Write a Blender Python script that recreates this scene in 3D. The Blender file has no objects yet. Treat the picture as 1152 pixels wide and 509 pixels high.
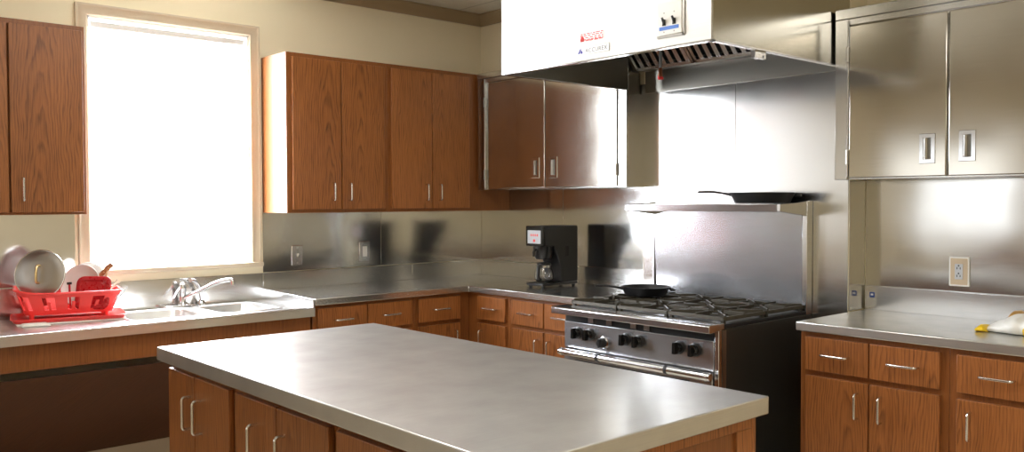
import bpy, bmesh, math, random
from mathutils import Vector, Matrix, Euler
random.seed(7)
scene = bpy.context.scene
COL = scene.collection
PI = math.pi

# ------------------------------------------------------------------ helpers
class MB:
    def __init__(self): self.bm = bmesh.new()
    def box(self, x0, x1, y0, y1, z0, z1):
        if x0 > x1: x0, x1 = x1, x0
        if y0 > y1: y0, y1 = y1, y0
        if z0 > z1: z0, z1 = z1, z0
        v = [self.bm.verts.new(p) for p in ((x0,y0,z0),(x1,y0,z0),(x1,y1,z0),(x0,y1,z0),(x0,y0,z1),(x1,y0,z1),(x1,y1,z1),(x0,y1,z1))]
        for f in ((3,2,1,0),(4,5,6,7),(0,1,5,4),(1,2,6,5),(2,3,7,6),(3,0,4,7)):
            self.bm.faces.new([v[i] for i in f])
        return self
    def prism(self, pts, off):
        """closed planar polygon pts (3D) extruded by vector off"""
        off = Vector(off); a = [self.bm.verts.new(p) for p in pts]; b = [self.bm.verts.new(Vector(p)+off) for p in pts]
        n = len(pts)
        fs = [self.bm.faces.new(a), self.bm.faces.new(b[::-1])]
        for i in range(n): fs.append(self.bm.faces.new([a[i], b[i], b[(i+1)%n], a[(i+1)%n]]))
        bmesh.ops.recalc_face_normals(self.bm, faces=fs)
        return self
    def rings(self, rs, cap0=True, cap1=True, closed=False):
        vr = [[self.bm.verts.new(p) for p in r] for r in rs]; n = len(rs[0]); fs = []
        m = len(vr)
        for i in range(m if closed else m-1):
            a, b = vr[i], vr[(i+1)%m]
            for j in range(n): fs.append(self.bm.faces.new([a[j], a[(j+1)%n], b[(j+1)%n], b[j]]))
        if not closed:
            if cap0: fs.append(self.bm.faces.new(vr[0][::-1]))
            if cap1: fs.append(self.bm.faces.new(vr[-1]))
        bmesh.ops.recalc_face_normals(self.bm, faces=fs)
        return self
    def tube(self, pts, r, seg=10, corner=0.0, cs=4, closed=False, flat=1.0):
        pts = [Vector(p) for p in pts]
        if corner > 0:
            out = [pts[0]]
            for i in range(1, len(pts)-1):
                p, a, b = pts[i], pts[i-1], pts[i+1]
                c = min(corner, (a-p).length*.45, (b-p).length*.45)
                s = p+(a-p).normalized()*c; e = p+(b-p).normalized()*c
                for k in range(cs+1):
                    t = k/cs; out.append(s*(1-t)**2 + p*2*t*(1-t) + e*t*t)
            out.append(pts[-1]); pts = out
        n = len(pts); rs = []; nrm = None
        rad = r if isinstance(r, (list, tuple)) else [r]*n
        if len(rad) != n: rad = [rad[0]+(rad[-1]-rad[0])*i/(n-1) for i in range(n)]
        for i in range(n):
            if closed: t = (pts[(i+1)%n]-pts[i-1]).normalized()
            else: t = (pts[min(i+1,n-1)]-pts[max(i-1,0)]).normalized()
            if nrm is None:
                nrm = t.orthogonal().normalized()
                if abs(t.z) < .9: nrm = (Vector((0,0,1))-t*t.z).normalized()
            else: nrm = (nrm - t*nrm.dot(t)).normalized()
            bi = t.cross(nrm)
            rs.append([pts[i]+(nrm*math.cos(2*PI*k/seg)*flat+bi*math.sin(2*PI*k/seg))*rad[i] for k in range(seg)])
        return self.rings(rs, closed=closed)
    def lathe(self, prof, c, seg=32, axis=(0,0,1), cap0=True, cap1=True, sx=1, sy=1):
        c = Vector(c); ax = Vector(axis).normalized()
        if abs(ax.z) > .99: u, v = Vector((1,0,0)), Vector((0,1,0))
        else: u = Vector((0,0,1)).cross(ax).normalized(); v = ax.cross(u)
        rs = [[c+ax*z+(u*math.cos(2*PI*k/seg)*sx+v*math.sin(2*PI*k/seg)*sy)*max(r,1e-4) for k in range(seg)] for r, z in prof]
        return self.rings(rs, cap0, cap1)
    def merge(self, other_mesh, mat):
        n0 = len(self.bm.verts); self.bm.from_mesh(other_mesh); self.bm.verts.ensure_lookup_table()
        for v in self.bm.verts[n0:]: v.co = mat @ v.co
        return self

WORLD = {}
def done(name, mb, mat, parent=None, bevel=0.0, seg=2, smooth=35, sub=0, loc=None):
    bm = mb.bm
    if loc is None:
        xs = [v.co for v in bm.verts]
        loc = Vector([(min(c[i] for c in xs)+max(c[i] for c in xs))/2 for i in range(3)])
    loc = Vector(loc)
    for v in bm.verts: v.co -= loc
    me = bpy.data.meshes.new(name); bm.to_mesh(me); bm.free()
    mats = mat if isinstance(mat, (list, tuple)) else [mat]
    for m in mats: me.materials.append(m)
    flat = bevel > 0 and len(me.polygons) <= 60
    for p in me.polygons: p.use_smooth = not flat
    me.set_sharp_from_angle(angle=math.radians(smooth))
    o = bpy.data.objects.new(name, me); COL.objects.link(o)
    WORLD[o.name] = loc.copy()
    if parent: o.parent = parent; o.location = loc-WORLD[parent.name]
    else: o.location = loc
    if bevel > 0:
        b = o.modifiers.new('bevel', 'BEVEL'); b.width = bevel; b.segments = seg; b.limit_method = 'ANGLE'; b.angle_limit = math.radians(40); b.harden_normals = not flat
    if sub:
        s = o.modifiers.new('sub', 'SUBSURF'); s.levels = s.render_levels = sub
    return o
def tag(o, label, cat, group=None):
    o['label'] = label; o['category'] = cat
    if group: o['group'] = group
    return o
def thing(name, label, cat, loc, group=None):
    o = bpy.data.objects.new(name, None); COL.objects.link(o); o.location = loc; o.empty_display_size = .05
    WORLD[o.name] = Vector(loc)
    return tag(o, label, cat, group)
def struct(o): o['kind'] = 'structure'; return o

def A(u, d, z): return (u, -d, z)       # frame of the window wall: u = x, d = distance into the room
def B(u, d, z): return (-d, u, z)       # frame of the range wall: u = y, d = distance into the room
def fbox(mb, F, u0, u1, d0, d1, z0, z1):
    p, q = F(u0, d0, z0), F(u1, d1, z1)
    return mb.box(p[0], q[0], p[1], q[1], p[2], q[2])

# ------------------------------------------------------------------ materials
def new_mat(name):
    m = bpy.data.materials.new(name); m.use_nodes = True
    nt = m.node_tree; bsdf = nt.nodes['Principled BSDF']
    return m, nt, bsdf
def N(nt, t, **kw):
    n = nt.nodes.new(t)
    for k, v in kw.items(): setattr(n, k, v)
    return n
def math_n(nt, op, a, b=None, c=None):
    n = nt.nodes.new('ShaderNodeMath'); n.operation = op
    for i, x in enumerate((a, b, c)):
        if x is None: continue
        if isinstance(x, (int, float)): n.inputs[i].default_value = x
        else: nt.links.new(x, n.inputs[i])
    return n.outputs[0]
def plain(name, col, rough=.5, metal=0, coat=0, trans=0, emit=None, es=0, bump=0, bscale=60, spec=.5):
    m, nt, b = new_mat(name)
    b.inputs['Base Color'].default_value = (*col, 1); b.inputs['Roughness'].default_value = rough
    b.inputs['Metallic'].default_value = metal; b.inputs['Coat Weight'].default_value = coat
    b.inputs['Transmission Weight'].default_value = trans; b.inputs['Specular IOR Level'].default_value = spec
    if emit: b.inputs['Emission Color'].default_value = (*emit, 1); b.inputs['Emission Strength'].default_value = es
    tc = N(nt, 'ShaderNodeTexCoord'); no = N(nt, 'ShaderNodeTexNoise'); no.inputs['Scale'].default_value = bscale; no.inputs['Detail'].default_value = 4
    nt.links.new(tc.outputs['Object'], no.inputs['Vector'])
    r = math_n(nt, 'MULTIPLY_ADD', no.outputs['Fac'], .08, rough-.04)
    nt.links.new(r, b.inputs['Roughness'])
    if bump:
        bp = N(nt, 'ShaderNodeBump'); bp.inputs['Distance'].default_value = bump; bp.inputs['Strength'].default_value = 1
        nt.links.new(no.outputs['Fac'], bp.inputs['Height']); nt.links.new(bp.outputs['Normal'], b.inputs['Normal'])
    return m

def wood(name, lo, hi, rough=.38, freq=46.0, grain=1.0):
    m, nt, b = new_mat(name); L = nt.links.new
    tc = N(nt, 'ShaderNodeTexCoord'); oi = N(nt, 'ShaderNodeObjectInfo'); sp = N(nt, 'ShaderNodeSeparateXYZ')
    L(tc.outputs['Object'], sp.inputs[0])
    rnd = oi.outputs['Random']
    u = math_n(nt, 'ADD', sp.outputs[0], sp.outputs[1]); v = sp.outputs[2]
    # every board is cut from another place of the log
    u0 = math_n(nt, 'MULTIPLY_ADD', rnd, .26, -.13)
    r2 = math_n(nt, 'FRACT', math_n(nt, 'MULTIPLY', rnd, 7.31))
    v0 = math_n(nt, 'MULTIPLY_ADD', r2, 1.3, -.35)
    cw = N(nt, 'ShaderNodeCombineXYZ'); L(math_n(nt, 'MULTIPLY', u, 5.0), cw.inputs[0]); L(math_n(nt, 'MULTIPLY', v, 1.6), cw.inputs[2]); L(math_n(nt, 'MULTIPLY', rnd, 40), cw.inputs[1])
    n1 = N(nt, 'ShaderNodeTexNoise'); n1.inputs['Scale'].default_value = 1.3; n1.inputs['Detail'].default_value = 3; L(cw.outputs[0], n1.inputs['Vector'])
    wob = math_n(nt, 'MULTIPLY_ADD', n1.outputs['Fac'], .10, -.05)
    du = math_n(nt, 'ADD', math_n(nt, 'ADD', u, u0), wob)
    dv = math_n(nt, 'MULTIPLY', math_n(nt, 'ADD', v, v0), .068)
    r = math_n(nt, 'SQRT', math_n(nt, 'ADD', math_n(nt, 'MULTIPLY', du, du), math_n(nt, 'MULTIPLY', dv, dv)))
    cf = N(nt, 'ShaderNodeCombineXYZ'); L(math_n(nt, 'MULTIPLY', u, 40), cf.inputs[0]); L(math_n(nt, 'MULTIPLY', v, 7), cf.inputs[2]); L(math_n(nt, 'MULTIPLY', rnd, 20), cf.inputs[1])
    nf = N(nt, 'ShaderNodeTexNoise'); nf.inputs['Scale'].default_value = 1; nf.inputs['Detail'].default_value = 3; L(cf.outputs[0], nf.inputs['Vector'])
    ph = math_n(nt, 'ADD', math_n(nt, 'MULTIPLY', math_n(nt, 'POWER', r, .85), freq), math_n(nt, 'MULTIPLY', nf.outputs['Fac'], .85))
    strength = math_n(nt, 'MULTIPLY_ADD', nf.outputs['Fac'], 1.7, -.2)
    band = math_n(nt, 'FRACT', ph)
    rp = N(nt, 'ShaderNodeValToRGB'); e = rp.color_ramp.elements
    e[0].position = 0; e[0].color = (.1,.1,.1,1); e[1].position = 1; e[1].color = (0,0,0,1)
    x = rp.color_ramp.elements.new(.45); x.color = (.25,.25,.25,1)
    x = rp.color_ramp.elements.new(.80); x.color = (1,1,1,1)
    L(band, rp.inputs[0])
    # fine open pores
    cp = N(nt, 'ShaderNodeCombineXYZ'); L(math_n(nt, 'MULTIPLY', u, 330), cp.inputs[0]); L(math_n(nt, 'MULTIPLY', v, 9), cp.inputs[2]); L(math_n(nt, 'MULTIPLY', rnd, 90), cp.inputs[1])
    n2 = N(nt, 'ShaderNodeTexNoise'); n2.inputs['Scale'].default_value = 1; n2.inputs['Detail'].default_value = 2; L(cp.outputs[0], n2.inputs['Vector'])
    pores = math_n(nt, 'MULTIPLY', math_n(nt, 'MAXIMUM', math_n(nt, 'SUBTRACT', n2.outputs['Fac'], .45), 0), 2.2)
    n3 = N(nt, 'ShaderNodeTexNoise'); n3.inputs['Scale'].default_value = .8; L(cw.outputs[0], n3.inputs['Vector'])
    f = math_n(nt, 'ADD', math_n(nt, 'MULTIPLY', math_n(nt, 'MULTIPLY', rp.outputs[0], strength), .62*grain), math_n(nt, 'MULTIPLY', pores, .62))
    f = math_n(nt, 'ADD', f, math_n(nt, 'MULTIPLY_ADD', n3.outputs['Fac'], .5, -.22))
    f = math_n(nt, 'ADD', f, math_n(nt, 'MULTIPLY_ADD', r2, .16, -.08))
    cl = N(nt, 'ShaderNodeClamp'); L(f, cl.inputs[0])
    mx = N(nt, 'ShaderNodeMix', data_type='RGBA'); L(cl.outputs[0], mx.inputs['Factor'])
    mx.inputs['A'].default_value = (*hi, 1); mx.inputs['B'].default_value = (*lo, 1)
    L(mx.outputs['Result'], b.inputs['Base Color'])
    b.inputs['Roughness'].default_value = rough
    bp = N(nt, 'ShaderNodeBump'); bp.inputs['Distance'].default_value = .0004; bp.inputs['Strength'].default_value = .5
    L(math_n(nt, 'MULTIPLY', pores, -1), bp.inputs['Height']); L(bp.outputs['Normal'], b.inputs['Normal'])
    b.inputs['Coat Weight'].default_value = .12; b.inputs['Coat Roughness'].default_value = .25; b.inputs['Specular IOR Level'].default_value = .35
    return m

def steel(name, col=(.62,.615,.60), rough=.2, wave=.003, wscale=2.2, aniso=.0, brush='H', haze=0.0, hrough=.5, smudge=.02):
    m, nt, b = new_mat(name); L = nt.links.new
    b.inputs['Metallic'].default_value = 1; b.inputs['Base Color'].default_value = (*col, 1)
    tc = N(nt, 'ShaderNodeTexCoord'); oi = N(nt, 'ShaderNodeObjectInfo')
    add = N(nt, 'ShaderNodeVectorMath', operation='ADD')
    off = N(nt, 'ShaderNodeCombineXYZ'); L(math_n(nt, 'MULTIPLY', oi.outputs['Random'], 30), off.inputs[0])
    L(tc.outputs['Object'], add.inputs[0]); L(off.outputs[0], add.inputs[1])
    n1 = N(nt, 'ShaderNodeTexNoise'); n1.inputs['Scale'].default_value = wscale; n1.inputs['Detail'].default_value = 1; L(add.outputs[0], n1.inputs['Vector'])
    bp = N(nt, 'ShaderNodeBump'); bp.inputs['Distance'].default_value = wave; bp.inputs['Strength'].default_value = 1
    L(n1.outputs['Fac'], bp.inputs['Height']); L(bp.outputs['Normal'], b.inputs['Normal'])
    # brush marks and smudges vary the gloss
    mp = N(nt, 'ShaderNodeMapping'); L(add.outputs[0], mp.inputs[0]); mp.inputs['Scale'].default_value = (6, 6, 420) if brush == 'H' else (420, 420, 6)
    if brush == 'X': mp.inputs['Scale'].default_value = (6, 420, 420)
    if brush == 'Y': mp.inputs['Scale'].default_value = (420, 6, 420)
    n2 = N(nt, 'ShaderNodeTexNoise'); n2.inputs['Scale'].default_value = 1; n2.inputs['Detail'].default_value = 2; L(mp.outputs[0], n2.inputs['Vector'])
    n3 = N(nt, 'ShaderNodeTexNoise'); n3.inputs['Scale'].default_value = 7; n3.inputs['Detail'].default_value = 5; L(add.outputs[0], n3.inputs['Vector'])
    r = math_n(nt, 'ADD', math_n(nt, 'MULTIPLY_ADD', n2.outputs['Fac'], .06, rough-.03), math_n(nt, 'MULTIPLY_ADD', n3.outputs['Fac'], smudge*2, -smudge))
    L(r, b.inputs['Roughness'])
    mr = N(nt, 'ShaderNodeMix', data_type='RGBA'); mr.inputs['A'].default_value = (*[c*.93 for c in col], 1); mr.inputs['B'].default_value = (*[min(1, c*1.07) for c in col], 1)
    L(n2.outputs['Fac'], mr.inputs['Factor']); L(mr.outputs['Result'], b.inputs['Base Color'])
    if aniso:
        b.inputs['Anisotropic'].default_value = aniso
        tg = N(nt, 'ShaderNodeTangent'); tg.direction_type = 'RADIAL'; tg.axis = 'Z' if brush in 'HV' else brush
        L(tg.outputs[0], b.inputs['Tangent'])
        b.inputs['Anisotropic Rotation'].default_value = 0 if brush != 'V' else .25
    if haze:                            # worn, scratched finish: a second, broad sheen
        h = N(nt, 'ShaderNodeBsdfAnisotropic'); h.inputs['Roughness'].default_value = hrough
        L(mr.outputs['Result'], h.inputs['Color'])
        mx = N(nt, 'ShaderNodeMixShader')
        L(math_n(nt, 'MULTIPLY_ADD', n3.outputs['Fac'], .35*haze, haze*.82), mx.inputs[0])
        L(b.outputs[0], mx.inputs[1]); L(h.outputs[0], mx.inputs[2]); L(mx.outputs[0], nt.nodes['Material Output'].inputs[0])
    return m

M = {}
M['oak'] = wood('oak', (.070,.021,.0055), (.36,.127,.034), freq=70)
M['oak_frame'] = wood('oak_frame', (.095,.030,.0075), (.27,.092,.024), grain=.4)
M['oak_shaded'] = wood('oak_shaded', (.045,.017,.008), (.12,.043,.017), rough=.42, grain=.55)  # darkened oak: shade under the sink put into the colour
M['steel'] = steel('steel', wave=.0015)
M['steel_sink'] = steel('steel_sink', col=(.70,.695,.68), haze=.4, hrough=.5, rough=.19, wave=.001)
M['steel_island'] = steel('steel_island', haze=.66, hrough=.44, rough=.19, wave=.0016, wscale=1.6, brush='X')
M['steel_side'] = steel('steel_side', col=(.68,.675,.65), haze=.38, hrough=.5, rough=.18, wave=.0016, wscale=1.6, brush='Y')
M['steel_top'] = steel('steel_top', haze=.12, rough=.19, wave=.0016, wscale=1.6, brush='X')
M['steel_panel'] = steel('steel_panel', rough=.13, wave=.0075, wscale=2.0)
M['steel_door'] = steel('steel_door', col=(.56,.53,.475), rough=.14, wave=.005, wscale=1.9)
M['steel_bright'] = steel('steel_bright', col=(.69,.70,.725), rough=.2, wave=.001)
M['steel_hood'] = steel('steel_hood', haze=.5, hrough=.6, col=(.70,.69,.665), rough=.34, wave=.002, aniso=.5)
M['steel_range'] = steel('steel_range', haze=.22, hrough=.6, col=(.52,.53,.555), rough=.2, wave=.002, smudge=.015)
M['steel_dull'] = steel('steel_dull', col=(.40,.385,.355), rough=.35, wave=.001)
M['steel_shaded'] = steel('steel_shaded', col=(.20,.19,.165), rough=.32, wave=.001)  # darkened steel: shade of the hood interior put into the colour
M['steel_hood_shaded'] = steel('steel_hood_shaded', col=(.50,.48,.42), rough=.2, wave=.002)  # darker copy of the hood steel, shade of its side in the colour
M['steel_rangewall'] = steel('steel_rangewall', rough=.2, wave=.001, aniso=.6, smudge=.015)
M['range_side'] = plain('range_side', (.085,.085,.08), .38, .8)
M['chrome'] = plain('chrome', (.62,.62,.63), .12, 1)
M['nickel'] = plain('nickel', (.74,.73,.71), .25, 1)
M['black_plastic'] = plain('black_plastic', (.013,.013,.014), .34)
M['black_gloss'] = plain('black_gloss', (.008,.008,.008), .16)
M['black_gap'] = plain('black_gap', (.006,.006,.006), .7)
M['iron'] = plain('iron', (.010,.010,.011), .42, bump=.0004, bscale=160)
M['grate'] = plain('grate', (.050,.043,.030), .45, .35, bump=.0006, bscale=120)
M['burner'] = plain('burner', (.36,.37,.40), .35, .8)
M['red'] = plain('red', (.88,.060,.055), .32)
M['red_deep'] = plain('red_deep', (.42,.008,.014), .28)
M['white_ceramic'] = plain('white_ceramic', (.80,.79,.75), .14)
M['aluminium'] = plain('aluminium', (.46,.43,.40), .42, 1)
M['brass'] = plain('brass', (.72,.55,.28), .3, 1)
M['knife_wood'] = plain('knife_wood', (.30,.10,.03), .45, bscale=25)
M['cloth'] = plain('cloth', (.88,.86,.82), .85, bump=.001, bscale=140)
M['glass'] = plain('glass', (1,1,1), .03, trans=1)
M['beige_plastic'] = plain('beige_plastic', (.55,.44,.31), .4)
M['white_plastic'] = plain('white_plastic', (.80,.79,.75), .35)
M['grey_plastic'] = plain('grey_plastic', (.52,.54,.58), .4)
M['blue'] = plain('blue', (.01,.045,.25), .4)
M['blue_label'] = plain('blue_label', (.08,.20,.62), .5)
M['navy'] = plain('navy', (.03,.03,.25), .5)
M['grey_ink'] = plain('grey_ink', (.13,.13,.14), .5)
M['red_ink'] = plain('red_ink', (.80,.06,.06), .5)
M['sticker'] = plain('sticker', (.80,.80,.80), .5)
M['yellow'] = plain('yellow', (.85,.56,.01), .35)
M['bag'] = plain('bag', (.82,.82,.80), .3, bump=.004, bscale=22)
M['brown_print'] = plain('brown_print', (.45,.25,.06), .4)
M['trim_paint'] = plain('trim_paint', (.60,.50,.37), .35)
M['crown_paint'] = plain('crown_paint', (.36,.27,.165), .5)
M['sash'] = plain('sash', (.85,.85,.83), .4)
M['wall'] = plain('wall', (.90,.805,.60), .75, bump=.0006, bscale=180)
M['dark_red_light'] = plain('dark_red_light', (.5,.02,.01), .3)
M['base_vinyl'] = plain('base_vinyl', (.48,.40,.29), .5)
M['copper'] = plain('copper', (.6,.22,.10), .35, 1)
M['lit_shade'] = plain('lit_shade', (.85,.85,.85), .8, emit=(.90,.96,1.03), es=21.0)
M['dim_shade'] = plain('dim_shade', (.8,.8,.8), .8, emit=(.93,.97,1.0), es=1.7)
M['valance'] = plain('valance', (.72,.73,.73), .6)
M['fill_lamp'] = plain('fill_lamp', (.9,.9,.9), .6, emit=(1.0,.965,.90), es=9.0)

def tile_mat(name, col, line, size, lw, rough, ox=0, oy=0, bump=0):
    m, nt, b = new_mat(name); L = nt.links.new
    ge = N(nt, 'ShaderNodeNewGeometry'); sp = N(nt, 'ShaderNodeSeparateXYZ'); L(ge.outputs['Position'], sp.inputs[0])
    def edge(s, o, sz):
        fr = math_n(nt, 'FRACT', math_n(nt, 'MULTIPLY', math_n(nt, 'ADD', s, o), 1/sz))
        return math_n(nt, 'LESS_THAN', math_n(nt, 'MINIMUM', fr, math_n(nt, 'SUBTRACT', 1, fr)), lw/sz)
    g = math_n(nt, 'MAXIMUM', edge(sp.outputs[0], ox, size[0]), edge(sp.outputs[1], oy, size[1]))
    no = N(nt, 'ShaderNodeTexNoise'); no.inputs['Scale'].default_value = 14; no.inputs['Detail'].default_value = 6; L(ge.outputs['Position'], no.inputs['Vector'])
    mx = N(nt, 'ShaderNodeMix', data_type='RGBA'); L(no.outputs['Fac'], mx.inputs['Factor'])
    mx.inputs['A'].default_value = (*[c*.88 for c in col], 1); mx.inputs['B'].default_value = (*[min(1, c*1.1) for c in col], 1)
    m2 = N(nt, 'ShaderNodeMix', data_type='RGBA'); L(g, m2.inputs['Factor']); L(mx.outputs['Result'], m2.inputs['A']); m2.inputs['B'].default_value = (*line, 1)
    L(m2.outputs['Result'], b.inputs['Base Color']); b.inputs['Roughness'].default_value = rough
    bp = N(nt, 'ShaderNodeBump'); bp.inputs['Distance'].default_value = .002; bp.inputs['Strength'].default_value = .6
    L(math_n(nt, 'SUBTRACT', math_n(nt, 'MULTIPLY', no.outputs['Fac'], bump), g), bp.inputs['Height']); L(bp.outputs['Normal'], b.inputs['Normal'])
    return m
M['floor'] = tile_mat('floor', (.60,.53,.41), (.30,.25,.19), (.305,.305), .002, .35)
M['ceiling'] = tile_mat('ceiling', (.66,.62,.53), (.45,.42,.36), (.61,.61), .007, .85, ox=.26, oy=.08, bump=1.0)

# ------------------------------------------------------------------ room shell
X0, Y0, H = -6.6, -7.0, 2.76        # far left wall, wall behind the camera, ceiling height
WX0, WX1, WZ0, WZ1 = -2.65, -1.766, 1.085, 2.408        # the window seen in the photograph
VX0, VX1 = -4.62, -3.736                                # its twin further along the same wall
mb = MB(); mb.box(X0-.1, .1, Y0-.1, .12, -.06, 0); struct(done('floor', mb, M['floor']))
mb = MB(); mb.box(X0-.1, .1, Y0-.1, .12, H, H+.06); struct(done('ceiling', mb, M['ceiling']))
mb = MB()
mb.box(X0-.1, VX0, 0, .12, 0, H); mb.box(VX1, WX0, 0, .12, 0, H); mb.box(WX1, .1, 0, .12, 0, H)
for a, b in ((VX0, VX1), (WX0, WX1)):
    mb.box(a, b, 0, .12, 0, WZ0); mb.box(a, b, 0, .12, WZ1, H)
struct(done('wall_back', mb, M['wall']))
mb = MB(); mb.box(0, .1, Y0-.1, 0, 0, H)
struct(done('wall_right', mb, M['wall']))
mb = MB(); mb.box(-.155, 0, -2.86, -1.628, 0, H); struct(done('wall_range', mb, M['wall']))
LX0, LX1, LZ0, LZ1 = -1.55, -.25, 1.05, 2.10              # window of the left wall (along y)
mb = MB()
mb.box(X0-.1, X0, Y0-.1, LX0, 0, H); mb.box(X0-.1, X0, LX1, 0, 0, H); mb.box(X0-.1, X0, LX0, LX1, 0, LZ0); mb.box(X0-.1, X0, LX0, LX1, LZ1, H)
struct(done('wall_left', mb, M['wall']))
mb = MB(); mb.box(X0, 0, Y0-.1, Y0, 0, H); struct(done('wall_front', mb, M['wall']))

# crown moulding
crown = [(0,0),(.075,0),(.075,.012),(.052,.026),(.026,.048),(.014,.07),(0,.07)]
mb = MB(); mb.prism([(X0, -d, H-z) for d, z in crown], (-X0, 0, 0)); struct(done('trim_1', mb, M['crown_paint']))
mb = MB(); mb.prism([(-d, 0, H-z) for d, z in crown], (0, -1.628, 0)); struct(done('trim_2', mb, M['crown_paint']))
mb = MB(); mb.prism([(-d, -2.86, H-z) for d, z in crown], (0, Y0+2.86, 0)); struct(done('trim_3', mb, M['crown_paint']))
mb = MB(); mb.prism([(X0+d, 0, H-z) for d, z in crown], (0, Y0, 0)); struct(done('trim_4', mb, M['crown_paint']))
mb = MB(); mb.box(X0, -1.72, -.012, 0, 0, .14); struct(done('baseboard_back', mb, M['base_vinyl'], bevel=.003))
mb = MB(); mb.box(X0, X0+.012, Y0, 0, 0, .12); struct(done('baseboard_left', mb, M['base_vinyl'], bevel=.003))

def casing(mb, F, u0, u1, z0, z1, w=.058):
    """mitred, moulded picture-frame casing; profile of (distance from the opening, depth)"""
    prof = [(0,0),(0,.012),(.006,.016),(.020,.010),(.040,.014),(.050,.022),(w,.022),(w,0)]
    rs = []
    for s, d in prof:
        rs.append([F(u0-s, d, z0), F(u0-s, d, z1+s), F(u1+s, d, z1+s), F(u1+s, d, z0)])
    vr = [[mb.bm.verts.new(p) for p in r] for r in rs]
    fs = []
    for i in range(len(vr)-1):
        for j in range(3): fs.append(mb.bm.faces.new([vr[i][j], vr[i][j+1], vr[i+1][j+1], vr[i+1][j]]))
    fs.append(mb.bm.faces.new([v[0] for v in vr])); fs.append(mb.bm.faces.new([v[3] for v in vr][::-1]))
    bmesh.ops.recalc_face_normals(mb.bm, faces=fs)

def window(n, F, u0, u1, z0, z1, shade_label, shade_mat='lit_shade'):
    t = bpy.data.objects.new('window_%d' % n, None); COL.objects.link(t)
    base = F((u0+u1)/2, 0, z0); t.location = base; WORLD[t.name] = Vector(base); struct(t)
    mb = MB(); casing(mb, F, u0, u1, z0, z1); done('window_casing', mb, M['trim_paint'], t)
    mb = MB(); fbox(mb, F, u0-.068, u1+.068, 0, .034, z0-.026, z0); done('window_sill', mb, M['trim_paint'], t, bevel=.005)
    # sashes
    mb = MB()
    zm = (z0+z1)/2-.03; D0, D1 = -.105, -.075
    for a, b, lo, hi in ((u0, u0+.03, z0, z1), (u1-.03, u1, z0, z1), (u0+.03, u1-.03, z1-.04, z1), (u0+.03, u1-.03, z0, z0+.05), (u0+.03, u1-.03, zm-.022, zm+.022)):
        fbox(mb, F, a, b, D0, D1, lo, hi)
    done('window_frame', mb, M['sash'], t, bevel=.003)
    mb = MB(); fbox(mb, F, u0+.03, u1-.03, -.092, -.088, z0+.05, zm-.022); fbox(mb, F, u0+.03, u1-.03, -.092, -.088, zm+.022, z1-.04)
    done('window_pane', mb, M['glass'], t)
    # reveal lining
    mb = MB()
    fbox(mb, F, u0, u0+.010, -.075, 0, z0, z1); fbox(mb, F, u1-.010, u1, -.075, 0, z0, z1); fbox(mb, F, u0, u1, -.075, 0, z1-.010, z1)
    done('window_jamb', mb, M['sash'], t)
    # the drawn roller shade, bright with the daylight behind it
    s = thing('roller_shade', shade_label, 'window shade', F((u0+u1)/2, -.03, z0+.006), 'drawn white roller shades')
    mb = MB(); fbox(mb, F, u0+.016, u1-.016, -.032, -.030, z0+.022, z1-.052); done('shade_fabric', mb, M[shade_mat], s)
    mb = MB(); fbox(mb, F, u0+.020, u1-.020, -.052, -.014, z1-.058, z1-.024); done('roller_cassette', mb, M['valance'], s, bevel=.005)
    mb = MB(); fbox(mb, F, u0+.016, u1-.016, -.036, -.026, z0+.006, z0+.022); done('hem_bar', mb, M['sash'], s, bevel=.003)
    mb = MB(); fbox(mb, F, u0+.03, u1-.12, -.0300, -.0285, zm-.006, zm+.001); done('rail_shadow', mb, M['valance'], s)  # grey strip imitating the meeting rail's shadow through the fabric
    return t
window(1, A, WX0, WX1, WZ0, WZ1, 'white roller shade drawn down over the window above the sink')
window(2, A, VX0, VX1, WZ0, WZ1, 'white roller shade drawn over the far left window', 'dim_shade')
def Cw(u, d, z): return (X0+d, u, z)
window(3, Cw, LX0, LX1, LZ0, LZ1, 'white roller shade drawn over the window of the left wall', 'dim_shade')

# ------------------------------------------------------------------ steel sheets on the walls
def sheet(F, u0, u1, d, z0, z1, label, mat='steel_panel'):
    mb = MB(); fbox(mb, F, u0+.0008, u1-.0008, d, d+.004, z0, z1)
    return tag(done('wall_panel', mb, M[mat], bevel=.0008, seg=1), label, 'wall panel', 'stainless steel wall panels')
sheet(A, -3.66, -2.722, 0, 1.02, 1.384, 'stainless steel wall sheet left of the window, under the left cabinet')
sheet(A, -1.692, -.864, 0, 1.02, 1.374, 'stainless steel wall sheet with two wall plates, right of the window')
sheet(A, -.864, -.004, 0, 1.02, 1.374, 'stainless steel wall sheet left of the room corner, under wooden cabinets')
sheet(B, -.832, 0, 0, 1.02, 1.52, 'stainless steel wall sheet between the room corner and the coffee maker')
sheet(B, -1.626, -.832, 0, 1.02, 1.52, 'stainless steel wall sheet between the coffee maker and the range wall')
sheet(B, -2.242, -1.632, .155, .4, 2.10, 'tall stainless wall sheet behind the left half of the range shelf', 'steel_rangewall')
sheet(B, -2.858, -2.242, .155, .4, 2.10, 'tall stainless wall sheet behind the right half of the range shelf', 'steel_rangewall')
mb = MB(); mb.box(-.158, -.006, -2.8645, -2.8605, .92, 1.53)
tag(done('wall_panel', mb, M['steel_panel'], bevel=.0008, seg=1), 'narrow stainless return strip at the left end of the right counter', 'wall panel', 'stainless steel wall panels')
sheet(B, -4.3, -2.8655, 0, 1.03, 1.53, 'wide stainless wall sheet with the beige outlet, above the right counter')

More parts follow.
